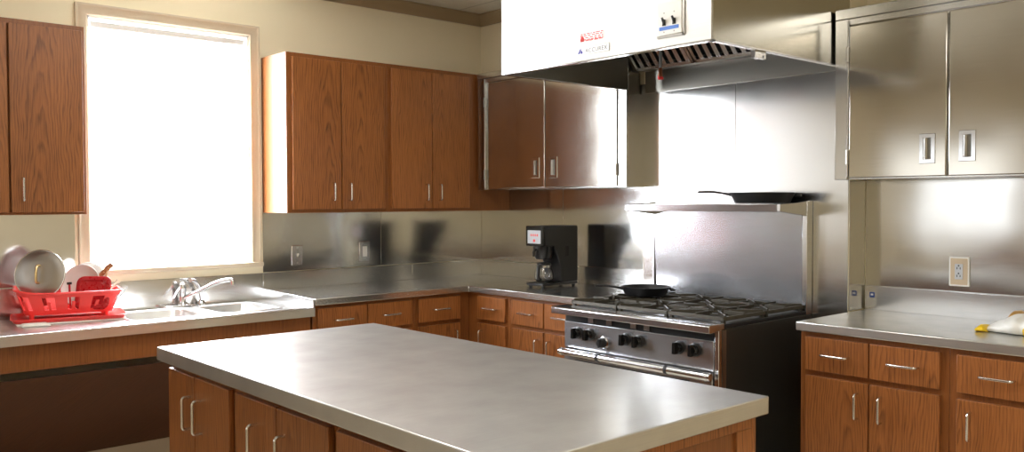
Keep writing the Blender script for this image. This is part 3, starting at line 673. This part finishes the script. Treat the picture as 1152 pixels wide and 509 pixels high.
# ------------------------------------------------------------------ coffee maker and carafe
CY0, CY1 = -1.082, -.932
t = thing('coffee_maker', 'black drip coffee maker on the corner worktop', 'coffee maker', (-.27, -1.007, .914))
mb = MB(); mb.box(-.425, -.125, CY0, CY1, .926, .944); done('warmer_base', mb, M['black_plastic'], t, bevel=.006, seg=3)
mb = MB(); mb.lathe([(.046,.944),(.048,.947),(.0001,.948)], (-.345, -1.007, 0), 28); done('hot_plate', mb, M['steel_dull'], t)
for x in (-.405, -.145):
    for y in (CY0+.02, CY1-.02):
        mb = MB(); mb.lathe([(.010,.9142),(.012,.918),(.012,.927)], (x, y, 0), 12); done('foot', mb, M['black_plastic'], t)
mb = MB(); mb.prism([(-.125,CY0,.944),(-.27,CY0,.944),(-.275,CY0,1.05),(-.30,CY0,1.10),(-.33,CY0,1.165),(-.405,CY0,1.166),(-.412,CY0,1.282),(-.40,CY0,1.288),(-.13,CY0,1.288),(-.125,CY0,1.28)], (0, CY1-CY0, 0)); done('tower', mb, M['black_plastic'], t, bevel=.005, seg=3)
mb = MB(); mb.box(-.426, -.409, CY0-.002, CY1+.002, 1.166, 1.288); done('head_front', mb, M['black_gloss'], t, bevel=.005)
mb = MB(); mb.box(-.4285, -.425, CY0+.018, CY1-.018, 1.182, 1.262); dp = done('display_panel', mb, M['grey_plastic'], t, bevel=.002)
mb = MB(); mb.lathe([(.009,0),(.009,.003),(.0001,.004)], (-.4285, -1.010, 1.200), 16, axis=(-1,0,0)); done('brew_button', mb, M['red'], dp)
mb = MB()
for k in range(4): mb.box(-.4292, -.4284, -1.042+k*.018, -1.032+k*.018, 1.226, 1.240)
done('panel_print', mb, M['red_ink'], dp)
mb = MB(); mb.lathe([(.0001,1.085),(.045,1.086),(.058,1.110),(.064,1.166)], (-.352, -1.007, 0), 28); fb = done('brew_basket', mb, M['black_plastic'], t)
mb = MB(); mb.tube([(-.405,-1.007,1.150),(-.432,-1.007,1.140),(-.430,-1.007,1.105)], .008, 10, corner=.01); done('basket_handle', mb, M['black_plastic'], fb)
mb = MB(); mb.box(-.235, -.205, CY0-.0015, CY0+.002, 1.10, 1.165); done('side_vent', mb, M['black_gap'], t, bevel=.004)
c = thing('coffee_carafe', 'glass coffee carafe with black handle standing in the coffee maker', 'coffee pot', (-.345, -1.007, .9485))
mb = MB(); mb.lathe([(.0001,.9485),(.046,.949),(.058,.965),(.060,.985),(.054,1.012),(.042,1.034),(.039,1.034),(.051,1.011),(.057,.985),(.055,.967),(.044,.953),(.0001,.952)], (-.345, -1.007, 0), 32); done('glass_bowl', mb, M['glass'], c, smooth=60)
mb = MB(); mb.lathe([(.0425,1.030),(.046,1.034),(.046,1.048),(.043,1.050),(.040,1.040)], (-.345, -1.007, 0), 32); done('steel_collar', mb, M['steel_bright'], c)
mb = MB(); mb.lathe([(.045,1.050),(.044,1.060),(.020,1.066),(.0001,1.066)], (-.345, -1.007, 0), 28); done('lid', mb, M['black_plastic'], c)
hd = Vector((-.92,-.39,0)); q = Vector((-.345,-1.007,0))
mb = MB(); mb.tube([q+hd*.044+Vector((0,0,1.044)), q+hd*.085+Vector((0,0,1.048)), q+hd*.090+Vector((0,0,.970)), q+hd*.060+Vector((0,0,.965))], .011, 10, corner=.02); done('handle', mb, M['black_plastic'], c)

# ------------------------------------------------------------------ island
IX0, IX1, IY0, IY1 = -2.90, -1.977, -3.574, -1.643
t = thing('island_worktop', 'broad stainless worktop of the island in the foreground', 'worktop', (-2.44, -2.6, .865))
mb = MB(); mb.box(IX0, IX1, IY0, IY1, .866, .914); done('worktop_slab', mb, M['steel_island'], t, bevel=.0035, seg=3)
def icab(y0, y1, label, doors):
    t = thing('island_cabinet', label, 'cabinet', (-2.44, (y0+y1)/2, 0), 'oak cabinets of the island')
    mb = MB(); mb.box(-2.848, -2.012, y0, y1, .1, .866); mb.box(-2.78, -2.04, y0+.001, y1-.001, 0, .1); done('cabinet_body', mb, M['oak_frame'], t, bevel=.0015)
    for a, b, h in doors: wood_door(B, a, b, .12, .838, 2.849, t, h, (.655, .766), hr=.0055)
    return t
icab(-2.203, -1.66, 'island cabinet at the window end with two doors and tall pulls', [(-1.903,-1.668,-1.872),(-2.183,-1.909,-1.962)])
icab(-2.826, -2.204, 'middle island cabinet with two doors, second from the window end', [(-2.505,-2.226,-2.382),(-2.806,-2.511,-2.560)])
t = icab(-3.545, -2.827, 'island cabinet nearest the camera with panelled oak end', [])
wood_door(B, -3.53, -2.846, .12, .838, 2.849, t, name='side_panel')
# framed end facing the camera, with an open recess and a small drawer knob
mb = MB()
for a, b, z0, z1 in ((-2.848,-2.78,.1,.866),(-2.03,-2.012-.0,.1,.866),(-2.78,-2.03,.835,.866),(-2.78,-2.03,.1,.18)): mb.box(a, b, -3.556, -3.545, z0, z1)
mb.box(-2.10, -2.03, -3.556, -3.545, .18, .835)
done('end_frame', mb, M['oak'], t, bevel=.0015)
mb = MB(); mb.box(-2.78, -2.10, -3.5475, -3.544, .18, .835); ip = done('end_panel', mb, M['oak_frame'], t)
mb = MB(); mb.lathe([(.0001,.022),(.009,.021),(.010,.015),(.005,.010),(.005,0)], (-2.122,-3.548,.762), 14, axis=(0,-1,0)); done('knob', mb, M['nickel'], ip)

# ------------------------------------------------------------------ faucet and sprayer
t = thing('faucet', 'chrome single-lever faucet behind the two sink bowls', 'faucet', (-2.20, -.075, SZ))
mb = MB(); mb.rings([rrect(-2.22,-.073,.092,.028,.027,SZ+.0005), rrect(-2.22,-.073,.090,.026,.025,SZ+.010), rrect(-2.22,-.073,.085,.021,.020,SZ+.013)]); done('base_plate', mb, M['chrome'], t, smooth=50)
mb = MB(); mb.lathe([(.026,.010),(.023,.016),(.018,.024),(.0175,.085),(.020,.090),(.020,.108),(.017,.124),(.008,.134),(.0001,.136)], (-2.20,-.073,SZ), 28); done('body', mb, M['chrome'], t)
mb = MB(); mb.tube([(-2.20,-.078,SZ+.045),(-2.165,-.125,SZ+.070),(-2.09,-.225,SZ+.128),(-2.055,-.268,SZ+.147),(-2.028,-.300,SZ+.152),(-2.018,-.312,SZ+.148),(-2.017,-.313,SZ+.125)], [.0125,.0105,.010,.010,.0105,.0115,.012], 14, corner=.02); done('spout', mb, M['chrome'], t)
mb = MB(); mb.tube([(-2.20,-.073,SZ+.118),(-2.235,-.085,SZ+.085),(-2.258,-.098,SZ+.052)], [.0065,.0045,.0055], 10); done('lever', mb, M['chrome'], t)
t = thing('side_sprayer', 'chrome side sprayer standing right of the faucet', 'sprayer', (-2.095, -.073, SZ))
mb = MB(); mb.lathe([(.026,.0005),(.026,.006),(.019,.016),(.014,.030)], (-2.095,-.073,SZ), 22); done('holder', mb, M['chrome'], t)
mb = MB(); mb.tube([(-2.095,-.073,SZ+.026),(-2.10,-.075,SZ+.075),(-2.112,-.078,SZ+.115),(-2.135,-.085,SZ+.140),(-2.165,-.10,SZ+.146)], [.009,.0095,.010,.0105,.0125], 14, corner=.02); done('spray_head', mb, M['chrome'], t)

# ------------------------------------------------------------------ dish rack and what it holds
RC = Vector((-2.815, -.215, 0)); RA = math.radians(-12)
ca, sa = math.cos(RA), math.sin(RA)
def Rk(x, y, z): return (RC.x+x*ca-y*sa, RC.y+x*sa+y*ca, z)
TZ = SZ+.010
def rr2(hx, hy, r, z, n=5, dx=0, lift=0): return [Rk(p[0]+dx, p[1], p[2]+lift*max(0, -p[0]/hx)**3) for p in rrect(0, 0, hx, hy, r, z, n)]
# folded towel under the tray
t = None
mb = MB()
mb.rings([[(x, y, SZ+.0008) for x, y in ((-3.065,-.32),(-2.60,-.405),(-2.585,-.34),(-2.62,-.20),(-3.05,-.18))], [(x, y, SZ+.0085) for x, y in ((-3.060,-.318),(-2.605,-.402),(-2.59,-.34),(-2.625,-.205),(-3.045,-.185))]])
mb.rings([[(x, y, SZ+.0008) for x, y in ((-3.055,-.375),(-2.94,-.400),(-2.935,-.31),(-3.05,-.30))], [(x, y, SZ+.0065) for x, y in ((-3.055,-.378),(-2.94,-.405),(-2.935,-.312),(-3.05,-.302))], [(x, y, SZ+.013) for x, y in ((-3.045,-.370),(-2.95,-.394),(-2.945,-.318),(-3.04,-.308))]])
tag(done('dish_towel', mb, M['cloth'], bevel=.003), 'folded white dish towel under the red drain tray', 'towel')
mb = MB(); o_ = TZ
mb.rings([rr2(.235,.145,.03,o_), rr2(.245,.155,.035,o_+.016), rr2(.250,.160,.035,o_+.018), rr2(.246,.156,.035,o_+.020), rr2(.232,.142,.03,o_+.005)])
tag(done('drain_tray', mb, M['red'], bevel=0, smooth=60), 'shallow red plastic drain tray on the counter beside the sink', 'tray')
t = thing('dish_rack', 'red plastic dish rack with slotted sides left of the sink', 'dish rack', Rk(0,0,TZ+.012))
zb, zr = .906, 1.006
mb = MB()
# floor, slotted walls and rolled rim
mb.rings([rr2(.185,.100,.03,zb), rr2(.185,.100,.03,zb+.004)])
def wallpt(s, z):                      # s runs round the perimeter 0..1 in rounded-rect order, leaning outwards with height
    k = (z-zb)/(zr-zb); hx, hy = .185+.042*k, .100+.030*k
    P = rrect(0, 0, hx, hy, .03+.012*k, z, 5); n = len(P); f = s*n; i = int(f) % n; tt = f-int(f)
    a, b = Vector(P[i]), Vector(P[(i+1)%n]); p = a.lerp(b, tt); return Vector(Rk(p.x, p.y, p.z+.022*k*max(0, -p.x/hx)**4))
def wallpts(z, off=0.0, ns=192):
    k = (z-zb)/(zr-zb); hx, hy = .185+.042*k+off, .100+.030*k+off
    P = [Vector(p) for p in rrect(0, 0, hx, hy, .03+.012*k, z, 5)]
    per = [0]
    for i in range(len(P)): per.append(per[-1]+(P[(i+1)%len(P)]-P[i]).length)
    out = []
    for q in range(ns):
        s = per[-1]*q/ns; i = max(j for j in range(len(P)) if per[j] <= s+1e-9)
        p = P[i].lerp(P[(i+1)%len(P)], (s-per[i])/max(1e-9, per[i+1]-per[i])); out.append(Vector(Rk(p.x, p.y, p.z+.022*k*max(0, -p.x/hx)**4)))
    return out
levels = [zb, zb+.020, zb+.040, zb+.060, zb+.080, zr-.004]
inn = [wallpts(z) for z in levels]; outr = [wallpts(z, .003) for z in levels]; ns = 192
vi = [[mb.bm.verts.new(p) for p in r] for r in inn]; vo = [[mb.bm.verts.new(p) for p in r] for r in outr]
def solid(li, q):
    if li in (0, 4): return True
    m = q % 16
    return not (2 <= m < 10) if li == 3 else not (2 <= m < 5 or 7 <= m < 10)
for li in range(5):
    for q in range(ns):
        if not solid(li, q): continue
        q2 = (q+1) % ns
        mb.bm.faces.new([vo[li][q], vo[li][q2], vo[li+1][q2], vo[li+1][q]]); mb.bm.faces.new([vi[li][q2], vi[li][q], vi[li+1][q], vi[li+1][q2]])
        for qq, side in ((q, (q-1) % ns), (q2, q2)):
            if not solid(li, side): mb.bm.faces.new([vo[li][qq], vi[li][qq], vi[li+1][qq], vo[li+1][qq]])
        if li and not solid(li-1, q): mb.bm.faces.new([vo[li][q], vi[li][q], vi[li][q2], vo[li][q2]])
        if li < 4 and not solid(li+1, q): mb.bm.faces.new([vo[li+1][q], vo[li+1][q2], vi[li+1][q2], vi[li+1][q]])
for q in range(ns): mb.bm.faces.new([vo[0][q], vi[0][q], vi[0][(q+1)%ns], vo[0][(q+1)%ns]])
done('basket', mb, M['red'], t, smooth=50)
mb = MB(); mb.tube([p for p in wallpts(zr, .004)[::2]], .0062, 8, closed=True); done('rim', mb, M['red'], t)
for x in (-.16, .16):
    for y in (-.085, .085):
        mb = MB(); mb.lathe([(.010,TZ+.0065),(.012,zb+.001)], Rk(x, y, 0), 12); done('foot', mb, M['red'], t)
mb = MB()
for k in range(9): mb.tube([Rk(-.15+k*.035, -.06, zb+.003), Rk(-.15+k*.035, -.06, zb+.045)], .003, 6); mb.tube([Rk(-.15+k*.035, .05, zb+.003), Rk(-.15+k*.035, .05, zb+.045)], .003, 6)
done('plate_pegs', mb, M['red'], t)

def placed(t, c, nrm, up=(0,0,1)):
    """orient thing t so that its local z is nrm"""
    z = Vector(nrm).normalized(); x = Vector(up).cross(z).normalized(); y = z.cross(x)
    m = Matrix((x, y, z)).transposed().to_4x4(); m.translation = Vector(c); t.matrix_world = m
# pot lid: built flat at the origin, then stood on edge
t = thing('pot_lid', 'round aluminium pot lid standing on edge in the dish rack', 'pot lid', (0,0,0))
R_ = .118
mb = MB(); mb.lathe([(.0001,.012),(R_*.5,.011),(R_*.86,.006),(R_*.90,.001),(R_,.0),(R_,.003),(R_*.91,.005),(R_*.86,.010),(R_*.5,.015),(.0001,.016)], (0,0,0), 56); done('lid_disc', mb, M['aluminium'], t, smooth=50)
mb = MB(); mb.tube([(R_*.985*math.cos(k*PI/32), R_*.985*math.sin(k*PI/32), .003) for k in range(64)], .0035, 8, closed=True); done('lid_rim', mb, M['nickel'], t)
mb = MB(); mb.tube([(0,.042,.012),(0,.040,.038),(.0,0,.044),(0,-.040,.038),(0,-.042,.012)], .006, 10, corner=.012); done('lid_handle', mb, M['brass'], t)
LIDC = Vector((-2.945, -.245, 1.095)); placed(t, LIDC, (-.62,-.77,.16))
def plate(c, nrm, r, label):
    t = tag(done('dinner_plate', MB().lathe([(.0001,.0),(r*.58,.0),(r*.60,.002),(r*.72,.004),(r*.98,.018),(r,.020),(r*.985,.022),(r*.70,.009),(r*.56,.006),(.0001,.006)], (0,0,0), 56), M['white_ceramic'], smooth=40, loc=(0,0,0)), label, 'plate', 'plates in the dish rack')
    placed(t, c, nrm); return t
pz = lambda r: zb+.008+r*.97
plate(Rk(.096, .056, pz(.104)+.018), (-.74,-.66,.20), .104, 'white plate leaning at the back of the dish rack')
plate(Rk(.066, .022, pz(.104)+.010), (-.74,-.66,.22), .104, 'white plate behind the red lid in the dish rack')
# red food container lid
t = thing('container_lid', 'dark red rounded square lid standing at the front of the dish rack', 'container lid', (0,0,0))
mb = MB(); mb.rings([[Vector(p) for p in rrect(0,0,h,h,r,z,6)] for h, r, z in ((.078,.03,0),(.080,.03,.008),(.074,.03,.012),(.062,.026,.012),(.058,.024,.008),(.040,.02,.008))]); done('lid_panel', mb, M['red_deep'], t, smooth=40)
mb = MB(); mb.tube([Vector(p) for p in rrect(0,0,.079,.079,.03,.003,6)], .004, 8, closed=True); done('lid_rim', mb, M['red_deep'], t)
placed(t, Rk(.105, -.074, zb+.012+.078), (-.60,-.74,.30))
# kitchen knife with riveted wooden handle
t = thing('kitchen_knife', 'wooden-handled kitchen knife stuck point-down in the dish rack', 'knife', (0,0,0))
mb = MB(); mb.prism([(-.010,.0015,0),(.012,.0015,0),(.012,.0015,-.075),(-.002,.0015,-.092),(-.010,.0015,-.07)], (0,-.003,0)); done('blade', mb, M['aluminium'], t)
mb = MB(); mb.rings([[(a*math.cos(q*PI/5)*sx, b*math.sin(q*PI/5), z) for q in range(10)] for z, a, b, sx in ((0,.012,.008,1),(.03,.011,.008,1),(.07,.012,.009,1),(.100,.013,.009,1),(.108,.009,.006,1)) for a, b in ((a,b),)]); kh = done('handle', mb, M['knife_wood'], t)
mb = MB()
for z in (.02,.05,.08): mb.lathe([(.003,-.0095),(.003,.0095)], (0,0,z), 8, axis=(0,1,0))
done('rivets', mb, M['brass'], kh)
placed(t, Rk(.122, -.026, 1.055), (.62,.02,.62), up=(0,1,0))
t = thing('wooden_spoon', 'slim pale wooden utensil beside the knife in the dish rack', 'utensil', (0,0,0))
mb = MB(); mb.tube([(0,0,-.10),(0,0,.0),(0,0,.065)], [.007,.004,.005], 8); done('stick', mb, plain('pale_wood', (.55,.36,.17), .5), t)
placed(t, Rk(.165, -.02, 1.042), (.12,.0,.99), up=(0,1,0))
mb = MB(); mb.lathe([(.026,0),(.034,.088),(.0315,.088),(.024,.004),(.0001,.004)], (0,0,0), 28, cap0=True)
t = tag(done('drinking_glass', mb, M['glass'], smooth=40, loc=(0,0,0)), 'clear glass tilted at the right end of the dish rack', 'glass')
placed(t, Rk(.185, -.055, .966), (.60,-.12,.78), up=(0,1,0))
t = thing('bottle_brush', 'thin red-handled brush with black tip between pot lid and plates', 'brush', (0,0,0))
mb = MB(); mb.tube([(0,0,-.08),(0,0,.04)], .005, 8); done('handle', mb, M['red_deep'], t)
mb = MB(); mb.lathe([(.010,.038),(.012,.042),(.011,.050)], (0,0,0), 12); done('tip', mb, M['black_plastic'], t)
placed(t, Rk(.005, -.03, 1.0), (0,.1,.99), up=(0,1,0))

# ------------------------------------------------------------------ wall plates
def wallplate(F, u, z, w, h, label, kind):
    t = thing('wall_outlet' if kind == 'duplex' else 'light_switch' , label, 'outlet' if kind == 'duplex' else 'switch', F(u, .0045, z-h/2))
    if kind == 'duplex':
        mb = MB(); fbox(mb, F, u-w/2, u+w/2, .0045, .012, z-h/2, z+h/2); done('plate_frame', mb, M['white_plastic'], t, bevel=.003)
        mb = MB(); fbox(mb, F, u-w/2+.007, u+w/2-.007, .010, .014, z-h/2+.007, z+h/2-.007); p = done('plate', mb, M['beige_plastic'], t, bevel=.0015)
        mb = MB(); fbox(mb, F, u-.017, u+.017, .013, .017, z-.034, z+.034); s = done('receptacle', mb, M['grey_plastic'], p, bevel=.002)
        mb = MB()
        for zz in (-.018, .016):
            fbox(mb, F, u-.008, u-.005, .0165, .0175, z+zz-.006, z+zz+.004); fbox(mb, F, u+.005, u+.008, .0165, .0175, z+zz-.006, z+zz+.004)
            fbox(mb, F, u-.003, u+.003, .0165, .0175, z+zz+.007, z+zz+.013)
        done('slots', mb, M['black_gap'], s)
    else:
        mb = MB(); fbox(mb, F, u-w/2, u+w/2, .0045, .011, z-h/2, z+h/2); p = done('plate', mb, M['steel_bright'], t, bevel=.003)
        if kind == 'toggle':
            mb = MB(); fbox(mb, F, u-.007, u+.007, .0105, .013, z-.016, z+.016); q = done('toggle_slot', mb, M['steel_dull'], p)
            mb = MB(); mb.tube([F(u, .011, z), F(u, .026, z+.010)], [.005,.004], 8); done('toggle', mb, M['white_plastic'], q)
        else:
            mb = MB(); fbox(mb, F, u-.017, u+.017, .0105, .0145, z-.034, z+.034); done('rocker', mb, M['white_plastic'], p, bevel=.002)
        mb = MB()
        for zz in (-.045, .045):
            c = F(u, .0108, z+zz); mb.lathe([(.0035,0),(.0035,.0012)], c, 10, axis=(0,-1,0))
        done('screws', mb, M['steel_dull'], p)
wallplate(A, -1.471, 1.112, .074, .122, 'steel toggle switch plate right beside the window', 'toggle')
wallplate(A, -.992, 1.117, .078, .130, 'steel rocker switch plate further from the window, near the wall seam', 'rocker')
wallplate(B, -3.296, 1.122, .086, .130, 'beige duplex outlet in white rim above the right counter', 'duplex')

# ------------------------------------------------------------------ plastic bag on the right counter
t = thing('plastic_bag', 'crumpled white and yellow plastic food bag on the right counter', 'bag', (-.33, -3.62, .919))
def bagmesh(x0, x1, yL, yR, zt, seed, ns=26, nr=18):
    mb = MB(); rr = random.Random(seed); rs = []
    for i in range(ns):
        s = i/(ns-1); y = yL+(yR-yL)*s
        env = min(1, (s*2.4)**.8)*min(1, ((1-s)*5)**.6) ; h = .006+zt*env; w = (.02+(x1-x0)/2*min(1, .35+s*1.6)*min(1, .5+(1-s)*3))
        ring = []
        for k in range(nr):
            a = 2*PI*k/nr; c_, s_ = math.cos(a), math.sin(a)
            wob = 1+rr.uniform(-.07,.07)
            ring.append(((x0+x1)/2+w*c_*wob, y+rr.uniform(-.004,.004), .9198+max(0, h*(.42+.58*s_)*(wob if s_ > .2 else 1)) if s_ > -.7 else .9198))
        rs.append(ring)
    mb.rings(rs); return mb
o = done('bag_body', bagmesh(-.40,-.24,-3.520,-3.80,.070,4), M['bag'], t, smooth=60, sub=1)
done('bag_end', bagmesh(-.385,-.335,-3.498,-3.545,.022,9,10,12), M['yellow'], t, smooth=60, sub=1)
mb = MB(); rr = random.Random(5)
def patch(mat, y0, y1, z0, z1, x, name):
    mb = MB(); mb.rings([[(x+rr.uniform(-.003,.003), y0, z0), (x, y1, z0+.004), (x+.01, y1, z1), (x+.008, y0, z1-.006)], [(x-.004, y0, z0), (x-.004, y1, z0+.004), (x+.006, y1, z1), (x+.004, y0, z1-.006)]]); return done(name, mb, mat, o, bevel=.002)
done('yellow_print', bagmesh(-.408,-.24,-3.630,-3.79,.074,11,14,18), M['yellow'], t, smooth=60, sub=1)
done('brown_print', bagmesh(-.30,-.22,-3.56,-3.66,.076,13,12,14), M['brown_print'], t, smooth=60, sub=1)

# ------------------------------------------------------------------ added ceiling lights, unseen, for the room's general brightness
def fill_troffer(x, y, label):
    t = thing('added_ceiling_light', label, 'ceiling light', (x, y, H-.001), 'added ceiling lights')
    mb = MB()
    for a in ((x-.61,x+.61,y-.305,y-.28),(x-.61,x+.61,y+.28,y+.305),(x-.61,x-.585,y-.28,y+.28),(x+.585,x+.61,y-.28,y+.28)): mb.box(*a, H-.02, H-.001)
    done('frame', mb, M['sash'], t)
    mb = MB(); mb.box(x-.585, x+.585, y-.28, y+.28, H-.012, H-.002); done('diffuser', mb, M['fill_lamp'], t)
fill_troffer(-2.3, -1.9, 'added unseen ceiling light over the window end of the island')
fill_troffer(-3.4, -5.8, 'added unseen ceiling light behind the camera, by the near wall')
fill_troffer(-2.2, -4.2, 'added unseen ceiling light over the near end of the island')

# ------------------------------------------------------------------ world, camera, colour
w = bpy.data.worlds.new('world'); scene.world = w; w.use_nodes = True
w.node_tree.nodes['Background'].inputs[0].default_value = (.9,.95,1,1); w.node_tree.nodes['Background'].inputs[1].default_value = 1.0
cam = bpy.data.cameras.new('camera'); co = bpy.data.objects.new('camera', cam); COL.objects.link(co)
cam.sensor_width = 36; cam.sensor_fit = 'HORIZONTAL'; cam.lens = 36*982.698/1152; cam.clip_start = .05
f_ = Vector((.66559875,.74578279,-.02804162)); r_ = Vector((.74601598,-.66592111,-.00303809)); u_ = Vector((.02093926,.01889734,.99960214))
m = Matrix((r_, u_, -f_)).transposed().to_4x4(); m.translation = Vector((-4.0352,-4.8495,1.4367)); co.matrix_world = m
scene.camera = co
scene.view_settings.view_transform = 'Standard'; scene.view_settings.look = 'None'; scene.view_settings.gamma = 1; scene.view_settings.use_curve_mapping = False
scene.view_settings.exposure = 0.36
try:
    scene.cycles.use_denoising = True; scene.cycles.use_adaptive_sampling = False; scene.cycles.max_bounces = 10; scene.cycles.glossy_bounces = 6; scene.cycles.diffuse_bounces = 4
    scene.cycles.sample_clamp_indirect = 8; scene.cycles.caustics_refractive = False; scene.cycles.blur_glossy = .5
except Exception: pass
